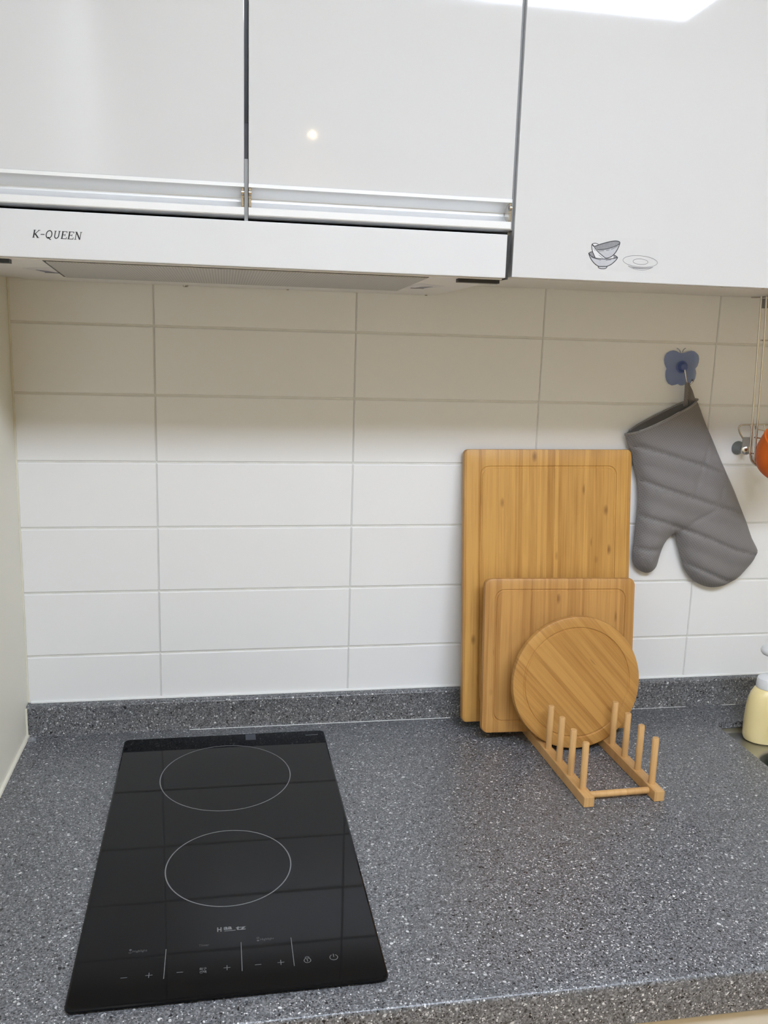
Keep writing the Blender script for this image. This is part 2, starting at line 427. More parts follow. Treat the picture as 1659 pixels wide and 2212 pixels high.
# ------------------------------------------------------------------ the room
ZF, ZC = -0.86, 1.47
XL, XR, YB = -0.2025, 2.3, -3.55
XC = 1.9
struct = lambda name, o, label: tag(o, label, None, None, 'structure')
struct('floor', box_obj('floor', XL - .1, XR + .1, YB - .1, .1, ZF - .05, ZF, M['floor']), 'warm oak plank floor of the kitchen')
struct('ceiling', box_obj('ceiling', XL - .1, XR + .1, YB - .1, .1, ZC, ZC + .05, M['ceiling']), 'white papered kitchen ceiling')
struct('wall_right', box_obj('wall_right', XR, XR + .1, YB, 0, ZF, ZC, M['wallpaper']), 'warm cream papered wall at the far right')
struct('wall_front', box_obj('wall_front', XL - .1, XR + .1, YB - .1, YB, ZF, ZC, M['wallpaper']), 'warm cream papered wall behind the viewer')
wl = struct('wall_left', box_obj('wall_left', XL - .1, XL, YB, 0.1, ZF, ZC, M['cream']), 'plain cream painted side wall left of the counter')
bm = bmesh.new()
tube(bm, [(XL + .001, -.0005, .05), (XL + .001, -.0005, .70)], .0014, 8)
tube(bm, [(XL + .0012, -.02, .0015), (XL + .0012, -.65, .0015)], .0034, 8)
tube(bm, [(XL + .001, -.019, .002), (XL + .001, -.019, .047)], .0016, 8)
bm_obj('caulk_bead', bm, M['yellow_silicone'], wl)

# back wall with its tiles
wb = struct('wall_back', box_obj('wall_back', XL, XR, .0014, .1, ZF, ZC, M['grout']), 'white tiled kitchen wall behind the counter')
Z0, PZ, PX = .6330, .10177, .302
GV, GH = .0011, .0029
tile_cache = {}
def tile(x0, x1, z0, z1):
    key = (round(x1 - x0, 4), round(z1 - z0, 4))
    mw = Matrix.Translation(((x0 + x1) / 2, 0.0045, (z0 + z1) / 2))
    if key not in tile_cache:
        a, c = (x1 - x0) / 2, (z1 - z0) / 2
        bm = bmesh.new()
        # glazed face with softly rounded (cushioned) edges: nested rectangles
        rings = []
        for ins, y in ((0, .0045), (0, -.0030), (.0004, -.0039), (.0009, -.0043), (.0016, -.0045)):
            rings.append([bm.verts.new((sx * (a - ins), y, sz * (c - ins))) for sx, sz in ((-1, -1), (1, -1), (1, 1), (-1, 1))])
        for p, q in zip(rings, rings[1:]):
            for k in range(4): bm.faces.new((p[k], p[(k + 1) % 4], q[(k + 1) % 4], q[k]))
        bm.faces.new(rings[-1])
        bmesh.ops.recalc_face_normals(bm, faces=bm.faces)
        if bm.faces[-1].normal.y > 0: bmesh.ops.reverse_faces(bm, faces=bm.faces)
        me = bpy.data.meshes.new('tile'); bm.to_mesh(me); bm.free()
        me.materials.append(M['tile']); tile_cache[key] = me
    # hand-laid: each tile a hair off the plane
    mw = mw @ Matrix.Rotation(R(random.uniform(-.08, .08)), 4, 'X') @ Matrix.Rotation(R(random.uniform(-.03, .03)), 4, 'Z')
    link('tile', tile_cache[key], None, wb, mw)
for i in range(0, 7):
    box_obj('grout_strip', PX * i - GV / 2 + .00005, PX * i + GV / 2 - .00005, .0003, .0013, .03, .735, M['grout_v'], wb)
zs = [Z0 - PZ * k for k in range(-1, 7)]
for k in range(7):
    zt, zb = zs[k] - GH / 2, zs[k + 1] + GH / 2
    if k == 6: zb = .02
    for i in range(-1, 7):
        x0, x1 = PX * i + GV / 2, PX * (i + 1) - GV / 2
        if i == -1: x0 = XL + .0012
        tile(x0, min(x1, XC), zb, zt)

# ------------------------------------------------------------------ worktop
SX0, SX1, SY0, SY1, SR = .9195, 1.62, -.52, -.087, .02
YFR = -.657
ct = thing('countertop', 'long speckled grey stone worktop with low upstand along the tiles', 'countertop', (XL, -.3, 0))
def rrect(x0, x1, y0, y1, r, n=6):
    out = []
    for cx_, cy_, a0 in ((x1 - r, y0 + r, -90), (x1 - r, y1 - r, 0), (x0 + r, y1 - r, 90), (x0 + r, y0 + r, 180)):
        for k in range(n + 1):
            a = R(a0 + 90 * k / n); out.append((cx_ + r * math.cos(a), cy_ + r * math.sin(a)))
    return out
bm = bmesh.new()
outer = [(XL + .0005, -.63), (XC, -.63), (XC, -.0005), (XL + .0005, -.0005)]
hole = rrect(SX0, SX1, SY0, SY1, SR)
es = []
for loop in (outer, hole):
    vv = [bm.verts.new((x, y, 0)) for x, y in loop]
    es += [bm.edges.new((vv[i], vv[(i + 1) % len(vv)])) for i in range(len(vv))]
bmesh.ops.triangle_fill(bm, edges=es, use_beauty=True)
# drop faces that fell in the cut-out
for f in list(bm.faces):
    c_ = f.calc_center_median()
    if SX0 + .002 < c_.x < SX1 - .002 and SY0 + .002 < c_.y < SY1 - .002: bm.faces.remove(f)
r = bmesh.ops.extrude_face_region(bm, geom=list(bm.faces))
for v in [g for g in r['geom'] if isinstance(g, bmesh.types.BMVert)]: v.co.z = -.0115
bm_obj('slab', bm, M['stone'], ct, smooth=False)
# front edge: thicker nosing with a rounded arris
prof = [(-.63, 0)] + [(YFR + .005 - .005 * math.sin(R(a)), -.005 + .005 * math.cos(R(a))) for a in (0, 22, 45, 67, 90)] + [(YFR, -.0475), (YFR + .002, -.0495), (-.63, -.0495)]
bm = bmesh.new(); prism(bm, prof, lambda u, v, d: (d, u, v), XL + .0005, XC); bm_obj('front_edge', bm, M['stone'], ct)
# upstand with small rounded top and a cove at its foot
prof = [(-.0003, -.0005), (-.0003, .0485), (-.0135, .0485), (-.0155, .0478), (-.0168, .046), (-.0170, .044), (-.0170, .004), (-.0182, .0014), (-.021, 0.0001), (-.021, -.0005)]
bm = bmesh.new(); prism(bm, prof, lambda u, v, d: (d, u, v), XL + .0005, XC); bm_obj('upstand', bm, M['stone'], ct)
bm = bmesh.new(); tube(bm, [(XL + .005, -.0008, .0492), (XC, -.0008, .0492)], .0026, 8); bm_obj('silicone_joint', bm, M['silicone'], ct)
for a, b_, rr in ((.045, .475, .0006), (.80, .905, .00045), (.975, 1.0, .00045)):
    tube_obj('silicone_line', [(a, -.0205, .0006), ((a + b_) / 2, -.0203, .0007), (b_, -.0206, .0006)], rr, M['silicone'], ct, n=6)
# clear bumper stuck in the corner
tag(lathe_obj('rubber_bumper', [(.0072, 0), (.0068, .002), (.0045, .0038), (0, .0045)], M['clear'], c=(-.193, -.0315, .0004), n=20),
    'tiny clear dome bumper in the counter corner by the cream wall', 'bumper')

# base cabinets under the worktop
bc = thing('base_cabinet', 'beige base cabinet run under the speckled worktop', 'cabinet', (.6, -.33, ZF))
box_obj('carcass', XL + .001, .90, -.60, -.02, ZF + .1, -.06, M['carcass'], bc)
box_obj('shadow_gap_strip', XL + .001, XC, -.63, -.605, -.075, -.0505, M['black'], bc)  # black strip standing in for the shade in the gap below the worktop
box_obj('plinth', XL + .001, XC, -.56, -.54, ZF + .0005, ZF + .1, M['dgrey'], bc)
for k in range(4):
    a = XL + .002 + k * .524
    box_obj('door', a, a + .521, -.648, -.63, ZF + .11, -.0555, M['beige'], bc, .0015)

# ------------------------------------------------------------------ sink
sk = thing('sink', 'undermounted brushed steel sink basin at the right edge', 'sink', (1.27, -.3, -.2))
bm = bmesh.new()
def ring_pts(ins, z, r): return [bm.verts.new((x, y, z)) for x, y in rrect(SX0 - .004 + ins, SX1 + .004 - ins, SY0 - .004 + ins, SY1 + .004 - ins, max(r, .004))]
levels = [(-.02, -.0118, .03), (.0045, -.0120, .02), (.0052, -.0170, .02), (.0075, -.0195, .02)]
rings = [ring_pts(*l) for l in levels]
for a, b_ in zip(rings, rings[1:]):
    for k in range(len(a)): bm.faces.new((a[k], a[(k + 1) % len(a)], b_[(k + 1) % len(a)], b_[k]))
bm_obj('rim', bm, M['steel'], sk)
BX0, BX1, BY0, BY1 = .937, 1.595, -.505, -.158
bm = bmesh.new()
es = []
for loop in (rrect(SX0 + .0035, SX1 - .0035, SY0 + .0035, SY1 - .0035, .02), rrect(BX0, BX1, BY0, BY1, .045, 8)):
    vv = [bm.verts.new((x, y, -.0195)) for x, y in loop]
    es += [bm.edges.new((vv[i], vv[(i + 1) % len(vv)])) for i in range(len(vv))]
bmesh.ops.triangle_fill(bm, edges=es, use_beauty=True)
for f in list(bm.faces):
    c_ = f.calc_center_median()
    if BX0 + .012 < c_.x < BX1 - .012 and BY0 + .012 < c_.y < BY1 - .012: bm.faces.remove(f)
bm_obj('ledge', bm, M['steel'], sk, smooth=False)
bm = bmesh.new()
rings = []
for ins, z in ((0, -.0195), (.0025, -.0205), (.0045, -.024), (.007, -.06), (.010, -.17), (.02, -.195), (.045, -.205)):
    rings.append([bm.verts.new((x, y, z)) for x, y in rrect(BX0 + ins, BX1 - ins, BY0 + ins, BY1 - ins, .045, 8)])
for a, b_ in zip(rings, rings[1:]):
    for k in range(len(a)): bm.faces.new((a[k], a[(k + 1) % len(a)], b_[(k + 1) % len(a)], b_[k]))
bm.faces.new(rings[-1])
bm_obj('basin', bm, M['steel'], sk)
lathe_obj('drain', [(.0, .0), (.03, .0), (.042, .002), (.045, .0035), (.045, .0)], M['chrome'], sk, c=(1.27, -.33, -.2048), n=28)

# soap dispenser on the ledge
cx_, cy_, ZL, FL = 1.002, -.119, -.0195, .69          # flattened bottle on the narrow ledge
sd = thing('soap_dispenser', 'pale yellow foaming soap bottle with white pump on sink ledge', 'soap bottle', (cx_, cy_, ZL))
pr = [(0, .0), (.036, .0), (.0405, .002), (.0432, .008), (.0437, .018), (.0435, .038), (.0426, .056), (.0407, .070), (.0372, .082), (.0322, .0905), (.0275, .0938), (0, .0938)]
lathe_obj('bottle', pr, M['yellow'], sd, c=(cx_, cy_, ZL + .0002), n=48, sy=FL)
lathe_obj('collar', [(0, .0), (.0285, .0), (.0288, .001), (.0280, .0125), (.0268, .0160), (.023, .0178), (.012, .0195), (0, .0195)], M['white_pl'], sd, c=(cx_, cy_, .0738), n=40, sy=.80)
lathe_obj('pump_stem', [(0, 0), (.0065, 0), (.0065, .040), (0, .040)], M['white_pl'], sd, c=(cx_, cy_, .0915), n=24)
lathe_obj('pump_head', [(0, 0), (.0205, 0), (.0245, .0015), (.0268, .0045), (.0272, .0085), (.0255, .0120), (.0210, .0142), (.012, .0152), (0, .0155)], M['white_pl'], sd, c=(cx_, cy_, .1300), n=36, sy=.85)
tube_obj('nozzle', smooth_path([(cx_ + .020, cy_ - .002, .1375), (cx_ + .034, cy_ - .004, .1370), (cx_ + .042, cy_ - .005, .1340)], 5), .0052, M['white_pl'], sd, n=16)

JC = (.9885, -.1925, -.2045)
jr = thing('glass_jar', 'green tinted glass jar in the sink, cut by the right edge', 'jar', JC)
lathe_obj('body', [(0, 0), (.0225, 0), (.0245, .003), (.0248, .14), (.0240, .177), (.0230, .188), (.0230, .1965), (.0215, .1965), (.0215, .189), (.0225, .177), (.0232, .14), (.0230, .006), (0, .005)], M['jar'], jr, c=JC, n=40)
lathe_obj('rim_band', [(.0232, .184), (.0248, .186), (.0248, .193), (.0232, .195)], M['jar_band'], jr, c=JC, n=40)

# ------------------------------------------------------------------ induction hob
HW, HD, HT = .1540, .2830, .0060
hob = thing('induction_hob', 'black glass two-zone induction hob set into the worktop', 'hob', (.1045, -.339, .0003), R(.4))
HM = ROOTM[hob]
bm = bmesh.new()
rings = []
for ins, z, rad in ((.004, 0, .004), (.003, .0018, .005), (0, .0022, .008), (0, .0042, .008), (.0008, .0053, .008), (.0022, .0058, .007)):
    rings.append([bm.verts.new((x, y, z)) for x, y in rrect(-HW + ins, HW - ins, -HD - .0025 + ins, HD - ins, rad, 6)])
for a, b_ in zip(rings, rings[1:]):
    for k in range(len(a)): bm.faces.new((a[k], a[(k + 1) % len(a)], b_[(k + 1) % len(a)], b_[k]))
bm.faces.new(rings[-1]); bm.faces.new(rings[0][::-1])
bm_obj('glass_plate', bm, M['glass_black'], hob, HM, True, 8)
ZP = .0058 + .00008
fz = lambda x, y: (x, y, ZP)
for (rx, ry, rr, rr2, wd) in ((-.0015, .148, .0912, .0955, .0013), (-.0002, -.0735, .0732, .0770, .0014)):
    bm = bmesh.new(); n = 96
    vo = [bm.verts.new(fz(rx + (rr + wd / 2) * math.cos(2 * math.pi * k / n), ry + (rr2 + wd / 2) * math.sin(2 * math.pi * k / n))) for k in range(n)]
    vi = [bm.verts.new(fz(rx + (rr - wd / 2) * math.cos(2 * math.pi * k / n), ry + (rr2 - wd / 2) * math.sin(2 * math.pi * k / n))) for k in range(n)]
    for k in range(n): bm.faces.new((vo[k], vo[(k + 1) % n], vi[(k + 1) % n], vi[k]))
    flat_obj('burner_ring', bm, M['ring'], hob, HM)
YM = -.2484
def marks(name, m, polys=(), fills=()):
    bm = bmesh.new()
    for pts, wd in polys: ribbon(bm, [Vector(p) for p in pts], wd, fz)
    for pts in fills: fillpoly(bm, pts, fz)
    for f in bm.faces:
        f.normal_update()
        if f.normal.z < 0: f.normal_flip()
    return flat_obj(name, bm, m, hob, HM)
arc = lambda cx, cy, r, a0, a1, n=20: [(cx + r * math.cos(R(a0 + (a1 - a0) * k / n)), cy + r * math.sin(R(a0 + (a1 - a0) * k / n))) for k in range(n + 1)]
for x in (-.1033, -.0499, .0267): marks('minus_mark', M['print'], [(((x - .0032, YM), (x + .0032, YM)), .0006)])
for x in (-.0796, -.0040, .0494): marks('plus_mark', M['print'], [(((x - .0034, YM), (x + .0034, YM)), .0006), (((x, YM - .0036), (x, YM + .0036)), .0006)])
for x in (-.0651, .0107, .0624): marks('divider_line', M['print'], [(((x, -.2121), (x, -.2555)), .00065)])
marks('power_mark', M['print'], [(arc(.1031, YM, .0040, 115, 425, 26), .0006), (((.1031, YM + .0005), (.1031, YM + .0050)), .0006)])
marks('lock_mark', M['print'], [(arc(.0762, YM - .0008, .0034, 0, 360, 24), .00055), (arc(.0762, YM + .0028, .0020, -10, 190, 10), .0005), (((.0762, YM - .0025), (.0762, YM + .0008), (.0752, YM + .0001)), .0005)])
marks('zone_dot', M['print_dim'], [(arc(-.1007, -.2125, .0012, 0, 360, 12), .0004)], [arc(-.1007, -.2084, .0013, 0, 345, 11)])
marks('zone_dot', M['print_dim'], [(arc(.0282, -.2078, .0012, 0, 360, 12), .0004)], [arc(.0282, -.2121, .0013, 0, 345, 11)])
tm = lambda x, y: HM @ Matrix.Translation((x, y, ZP))
text_obj('highlight_lettering', 'Highlight', M['print_dim'], hob, tm(-.0985, -.2126), .0048, 0.0, 0.85)
text_obj('highlight_lettering', 'Highlight', M['print_dim'], hob, tm(.0302, -.2122), .0048, 0.0, 0.85)
text_obj('timer_lettering', 'Timer', M['print_dim'], hob, tm(-.0325, -.2130), .0046, 0.0, 0.95)
text_obj('zone_select_lettering', '화구\n선택', M['print'], hob, tm(-.0313, -.2484), .0044, 0.0, 0.92)
hb = text_obj('logo_lettering', 'H', M['print'], hob, tm(-.0140, -.1922), .0098, .00032, 0.72)
text_obj('logo_lettering', 'aa', M['print'], hob, tm(-.0068, -.1898), .0090, .00032, 1.10)
text_obj('logo_lettering', 'tz', M['print'], hob, tm(.0062, -.1920), .0094, .00032, 1.35)
marks('logo_underline', M['print'], [(((-.0062, -.1920), (.0054, -.1920)), .0009)])
bm = bmesh.new(); box(bm, .030, .0455, .259, .279, ZP, ZP + .0001); bm_obj('warning_sticker', bm, M['label_blue'], hob, HM)
marks('sticker_line', M['black'], [(((.0325, .263), (.043, .274)), .0012)])
marks('model_plate', M['print_dim'], [(((.1235, .2658), (.1430, .2664)), .0022)])

# ------------------------------------------------------------------ wall cabinets
YD0, YD1 = -.355, -.337
ZT = 1.42
ZDB = .7862           # bottom of the two left doors
def profile_rail(parent, x0, x1):
    """aluminium finger-pull: lip, hollow cove, lower lip"""
    yf, zt = YD0, ZDB
    pr_ = [(yf - .0012, zt), (yf - .0012, zt - .0038), (yf + .0015, zt - .0043), (yf + .006, zt - .0046), (yf + .0115, zt - .0062), (yf + .0158, zt - .0092),
           (yf + .0180, zt - .0130), (yf + .0176, zt - .0168), (yf + .0150, zt - .0202), (yf + .0105, zt - .0228), (yf + .0045, zt - .0242), (yf + .0005, zt - .0245), (yf + .0002, zt - .0250), (yf - .0012, zt - .0251),
           (yf - .0012, zt - .0322), (yf - .0004, zt - .0332), (yf + .0060, zt - .0344), (yf + .0120, zt - .0348), (yf + .0185, zt - .0348), (yf + .0195, zt)]
    bm = bmesh.new(); prism(bm, pr_, lambda u, v, d: (d, u, v), x0, x1)
    return bm_obj('handle_rail', bm, M['alu'], parent, None, True, 28)
def clip(parent, x0, x1):
    bm = bmesh.new()
    box(bm, x0, x1, YD0 - .0005, YD0 + .0015, ZDB - .0125, ZDB - .0045, .0004, 1)
    box(bm, x0, x1, YD0 - .0005, YD0 + .0015, ZDB - .0235, ZDB - .0150, .0004, 1)
    tube(bm, [(x0, YD0 - .0005, ZDB - .0095), (x1, YD0 - .0005, ZDB - .0095)], .0028, 10)
    box(bm, x0, x1, YD0 + .001, YD0 + .016, ZDB - .0330, ZDB - .0040)
    bm_obj('rail_end_cap', bm, M['chrome'], parent)
DX = ((-.1720, .1243), (.1290, .4272))
labels = ('glossy white wall cabinet at the far left, by the cream wall', 'glossy white wall cabinet in the middle, above the right half of the hood')
for k, (a, b_) in enumerate(DX):
    t = thing('wall_cabinet', labels[k], 'cabinet', ((a + b_) / 2, -.17, .7575), group='white wall cabinets above the counter')
    x0, x1 = (a - .0015, .12665) if k == 0 else (.12695, .4290)
    box_obj('carcass', x0, x1, -.3355, -.0012, .7575, ZT, M['edge'], t)
    if k == 0: box_obj('filler_panel', XL + .0005, a - .002, -.352, -.0012, .6945, ZT, M['carcass'], t)
    d = box_obj('door', a, b_, YD0, YD1, ZDB, ZT, M['door'], t, .0008)
    profile_rail(d, a, b_)
    clip(d, b_ - .0030, b_ - .0002) ; clip(d, a + .0002, a + .0030)
    if k == 1: box_obj('side_panel', .4276, .4317, -.3475, -.3357, .7530, ZT, M['edge'], t)
    if k == 0:
        box_obj('gap_strip', .1247, .1286, -.3500, -.3357, .7480, .8123, M['edge'], t)
        bm = bmesh.new(); box(bm, .1247, .1286, -.3440, -.3357, .8503, ZT); bm_obj('gap_dark_strip', bm, M['black'], t)  # black upper stretch of the door gap, dark grey just below
        bm = bmesh.new(); box(bm, .1247, .1286, -.3440, -.3357, .8124, .8500); bm_obj('gap_dark_strip', bm, M['dgrey'], t)
t = thing('wall_cabinet', 'glossy white wall cabinet at the right with the bowl sticker on its door', 'cabinet', (.88, -.17, .7097), group='white wall cabinets above the counter')
box_obj('carcass', .4300, 1.3317, -.3355, -.0012, .7097, ZT, M['carcass'], t)
box_obj('door', .4320, .8795, YD0, YD1, .7002, ZT, M['door'], t, .0008)
box_obj('door', .8830, 1.3300, YD0, YD1, .7002, ZT, M['door'], t, .0008)

# sticker with the drawn bowls and plate, on the right-hand door
st = thing('bowl_sticker', 'clear sticker with grey drawing of stacked bowls and a plate', 'sticker', (.57, YD0, .70))
YS = YD0 - .00012
def sk_f(depth):
    def f(u, v):
        s_, t_ = u / 1659, v / 922
        x = (.5155 * (1 - s_) + .6198 * s_) * (1 - t_) + (.5196 * (1 - s_) + .6251 * s_) * t_
        z = (.7553 * (1 - s_) + .7605 * s_) * (1 - t_) + (.7031 * (1 - s_) + .7074 * s_) * t_
        return (x, YS - depth, z)
    return f
PXW = 6.3e-5
def draw(name, m, depth, fills=(), lines=()):
    bm = bmesh.new(); f = sk_f(depth)
    for p in fills: fillpoly(bm, p, f)
    for pts, wd in lines: ribbon(bm, [Vector(q) for q in pts], wd, f)
    for fc in bm.faces:
        fc.normal_update()
        if fc.normal.y > 0: fc.normal_flip()
    return flat_obj(name, bm, m, st)
def sm2(p, k=5): return [tuple(q[:2]) for q in smooth_path([(x, y, 0) for x, y in p], k)]
def ell(cx, cy, rx, ry, tilt, n=48, a0=0, a1=360):
    c_, s_ = math.cos(R(tilt)), math.sin(R(tilt)); o_ = []
    for k in range(n + 1):
        a = R(a0 + (a1 - a0) * k / n); x, y = rx * math.cos(a), ry * math.sin(a); o_.append((cx + c_ * x - s_ * y, cy + s_ * x + c_ * y))
    return o_
draw('film', M['film'], 0, [[(60, 120), (1500, 150), (1490, 835), (70, 765)]])
rimL = sm2([(110, 430), (160, 490), (250, 527), (370, 545), (500, 547), (610, 532), (680, 515)])
bodyL = sm2([(680, 515), (660, 550), (610, 605), (540, 660), (460, 695)]) + sm2([(310, 695), (250, 660), (190, 600), (140, 520), (110, 430)])
backL = sm2([(110, 430), (145, 408), (185, 400)]) ; backR = sm2([(600, 465), (645, 485), (680, 515)])
leftB = sm2([(175, 250), (170, 310), (185, 400), (235, 515)]); leftR = sm2([(175, 250), (240, 340), (310, 420), (440, 530)])
tiltTop = sm2([(225, 295), (330, 255), (450, 220), (560, 195), (650, 187), (715, 205), (725, 235)])
tiltRim = sm2([(725, 235), (650, 285), (520, 332), (400, 355), (275, 360)])
tiltBody = sm2([(725, 235), (690, 325), (645, 405), (595, 465), (535, 508), (470, 527), (440, 525)])
foot = sm2([(295, 690), (300, 718), (340, 738), (385, 742), (430, 738), (462, 717), (470, 687)])
smallTop = sm2([(175, 250), (200, 236), (250, 232), (300, 255)])
bl = draw('bowl_drawing', M['wash_l'], .00003, [rimL + bodyL[1:-1], foot, [(275, 360)] + tiltRim[::-1][1:] + tiltBody[1:] + [(350, 445), (300, 400)]])
draw('bowl_drawing', M['wash_w'], .00003, [leftB + [(440, 540)] + leftR[::-1][1:-1], [(500, 540), (585, 475), (598, 530)], smallTop + [(225, 295)]])
draw('bowl_drawing', M['wash_d'], .00003, [tiltTop + tiltRim[1:] + [(240, 330)], backL + [(235, 515), (160, 490)], [(598, 470)] + backR[1:] + [(600, 530)]])
draw('bowl_outline', M['pen'], .00006, (), [(rimL, 15), (bodyL, 16), (backL, 15), (backR, 15), (leftB, 15), (leftR, 15), (tiltTop, 17), (tiltRim, 15), (tiltBody, 16), (foot, 14), (smallTop, 13), ([(175, 250), (225, 295)], 11),
     ([(150, 505), (240, 540), (350, 568)], 8), ([(445, 573), (550, 560)], 8), ([(300, 388), (410, 380)], 8), ([(450, 377), (520, 362)], 8), ([(550, 355), (620, 325), (685, 287)], 8), ([(200, 330), (240, 385)], 7), ([(305, 465), (390, 530)], 7)])
draw('plate_drawing', M['wash_d'], .00003, [sm2([(890, 680), (1000, 705), (1180, 722), (1300, 718), (1390, 705), (1330, 730), (1180, 742), (1000, 735)])])
draw('plate_outline', M['pencil'], .00006, (), [(ell(1130, 594, 346, 112, 5), 9), (ell(1135, 600, 150, 55, 4), 9), (sm2([(890, 685), (960, 730), (1060, 757), (1180, 768), (1290, 750), (1390, 708)]), 8)])

# ------------------------------------------------------------------ range hood
hd = thing('range_hood', 'slim white pull-out range hood under the left wall cabinets', 'range hood', (.12, -.17, .69))
HX0, HX1 = -.178, .4236
ZH0, ZH1 = .6985, .7472
box_obj('front_panel', HX0, HX1, -.3575, -.3455, ZH0, ZH1, M['hood_white'], hd, .0010)
box_obj('end_cap', HX1 + .0001, HX1 + .0034, -.3560, -.330, ZH0 - .0012, ZH1 - .001, M['black'], hd, .0006)
box_obj('end_cap', HX0 - .0034, HX0 - .0001, -.3560, -.330, ZH0 - .0012, ZH1 - .001, M['black'], hd, .0006)
zu = lambda y: .6972 - (y + .3452) * .0137          # the underside falls slightly towards the wall
def under(name, poly, t0, t1, m, parent):
    """plate on the sloping underside: polygon (x, y), from t0 to t1 below it"""
    bm = bmesh.new()
    prism(bm, poly, lambda u, v, d: (u, v, zu(v) - d), t0, t1)
    return bm_obj(name, bm, m, parent, smooth=False)
rect = lambda x0, x1, y0, y1: [(x0, y0), (x1, y0), (x1, y1), (x0, y1)]
bm = bmesh.new()
prism(bm, [(-.3452, zu(-.3452)), (-.0014, zu(-.0014)), (-.0014, .7465), (-.3452, .7465)], lambda u, v, d: (d, u, v), HX0 + .001, HX1 - .0005)
bm_obj('body', bm, M['hood_under'], hd, smooth=False)
FT = [(-.086, -.3435), (.334, -.3435), (.345, -.100), (-.104, -.100)]
under('filter_dark_gap', [(-.0895, -.3440), (.336, -.3440), (.3475, -.0965), (-.1085, -.0965)], .00005, .0005, M['black'], hd)  # black sheet behind the filter, painting in the dark gap around it
under('filter', FT, .0006, .0017, M['filter'], hd)
for x0, x1 in ((.371, .4205), (-.1725, -.1230)):
    under('grip_pad', rect(x0, x1, -.3450, -.3330), .0001, .0042, M['black'], hd)
for s_, x, y in ((1, -.119, -.175), (-1, .371, -.165)):
    la = under('filter_latch', [(x - s_ * .016, y - .045), (x + s_ * .022, y - .075), (x + s_ * .030, y + .028), (x - s_ * .004, y + .022)], .0001, .0004, M['latch_pl'], hd)
    under('latch_recess', [(x - s_ * .004, y - .030), (x + s_ * .008, y - .018), (x + s_ * .012, y + .004), (x + s_ * .001, y + .004)], .0005, .0007, M['lilac'], la)
    under('latch_slot', [(x + s_ * .0, y + .004), (x + s_ * .018, y + .006), (x + s_ * .018, y + .010), (x + s_ * .0, y + .010)], .0005, .0009, M['dgrey'], la)
for x, r_ in ((.047, .0045), (.196, .0022), (.408, .0025)):
    bm = bmesh.new(); lathe(bm, [(0, -r_ * .6), (r_ * .6, -r_ * .55), (r_ * .9, -r_ * .3), (r_, 0)], 16, (x, -.008, zu(-.008))); bm_obj('screw', bm, M['chrome'], hd)
# hood lettering: slanted serif capitals drawn as strokes
gl = {
 'K': (.98, [([(.22, 0), (.22, 1)], .13), ([(.80, 1), (.28, .42)], .07), ([(.36, .52), (.80, 0)], .13), ([(.08, .02), (.38, .02)], .05), ([(.08, .98), (.38, .98)], .05), ([(.66, .98), (.94, .98)], .05), ([(.64, .02), (.96, .02)], .05)]),
 '-': (.66, [([(.08, .46), (.58, .46)], .08)]),
 'Q': (.98, [([(.48 + .36 * math.cos(R(a)), .5 + .5 * math.sin(R(a))) for a in range(0, 361, 20)], .095), ([(.36, .10), (.52, .12), (.66, -.12), (.86, -.16)], .08)]),
 'U': (.98, [([(.24, 1), (.24, .32), (.30, .12), (.46, .02), (.62, .08), (.74, .28), (.74, 1)], .095), ([(.10, .98), (.40, .98)], .05), ([(.60, .98), (.90, .98)], .05)]),
 'E': (.86, [([(.22, 0), (.22, 1)], .13), ([(.08, .97), (.76, .97)], .06), ([(.08, .03), (.80, .03)], .06), ([(.22, .52), (.58, .52)], .06), ([(.74, .99), (.74, .78)], .06), ([(.78, .01), (.80, .25)], .06), ([(.57, .66), (.57, .38)], .05)]),
 'N': (1.0, [([(.22, 0), (.22, 1)], .07), ([(.20, 1), (.80, 0)], .13), ([(.80, 0), (.80, 1)], .07), ([(.06, .98), (.30, .98)], .05), ([(.08, .02), (.36, .02)], .05), ([(.66, .98), (.94, .98)], .05)]),
}
bm = bmesh.new(); xc = 0.0; CH = .0078
tot = sum(gl[c][0] for c in 'K-QUEEN')
kx = .0500 / (tot * CH)
for c in 'K-QUEEN':
    adv, strokes = gl[c]
    for pts, wd in strokes:
        ribbon(bm, [Vector(((xc + px_) , py_)) for px_, py_ in pts], wd * 1.3, lambda u, v: (-.0965 + (u * kx + (v - .1) * .22) * CH, -.35762, .7190 + v * CH))
    xc += adv
for f in bm.faces:
    f.normal_update()
    if f.normal.y > 0: f.normal_flip()
flat_obj('brand_lettering', bm, M['ink'], hd)

# ------------------------------------------------------------------ plate rack
RA = R(1.7); RC = Vector((.6445, -.252, 0))
rk = thing('plate_rack', 'bamboo plate rack with upright pegs holding the cutting boards', 'rack', tuple(RC), RA)
RM = ROOTM[rk]
PEGY = [-.3026, -.2608, -.2190, -.1772, -.133, -.089, -.045]
for s_ in (-1, 1):
    xr = s_ * .0528
    rail = box_obj('rail', xr - .0077, xr + .0077, -.0745, .2195, .0004, .0157, M['bam_r'], rk, .0009, mw=RM)
    for y in PEGY:
        mw = RM @ Matrix.Translation((xr, y - RC.y, 0))
        lathe_obj('peg', [(0, .0150), (.0048, .0150), (.0048, .0843), (.0041, .0853), (0, .0853)], M['bam_r'], rk, n=20, mw=mw)
for y in (-.0560, .200):
    tube_obj('crossbar', [(-.0452, y, .0085), (.0452, y, .0085)], .0047, M['bam_r'], rk, n=18, mw=RM)

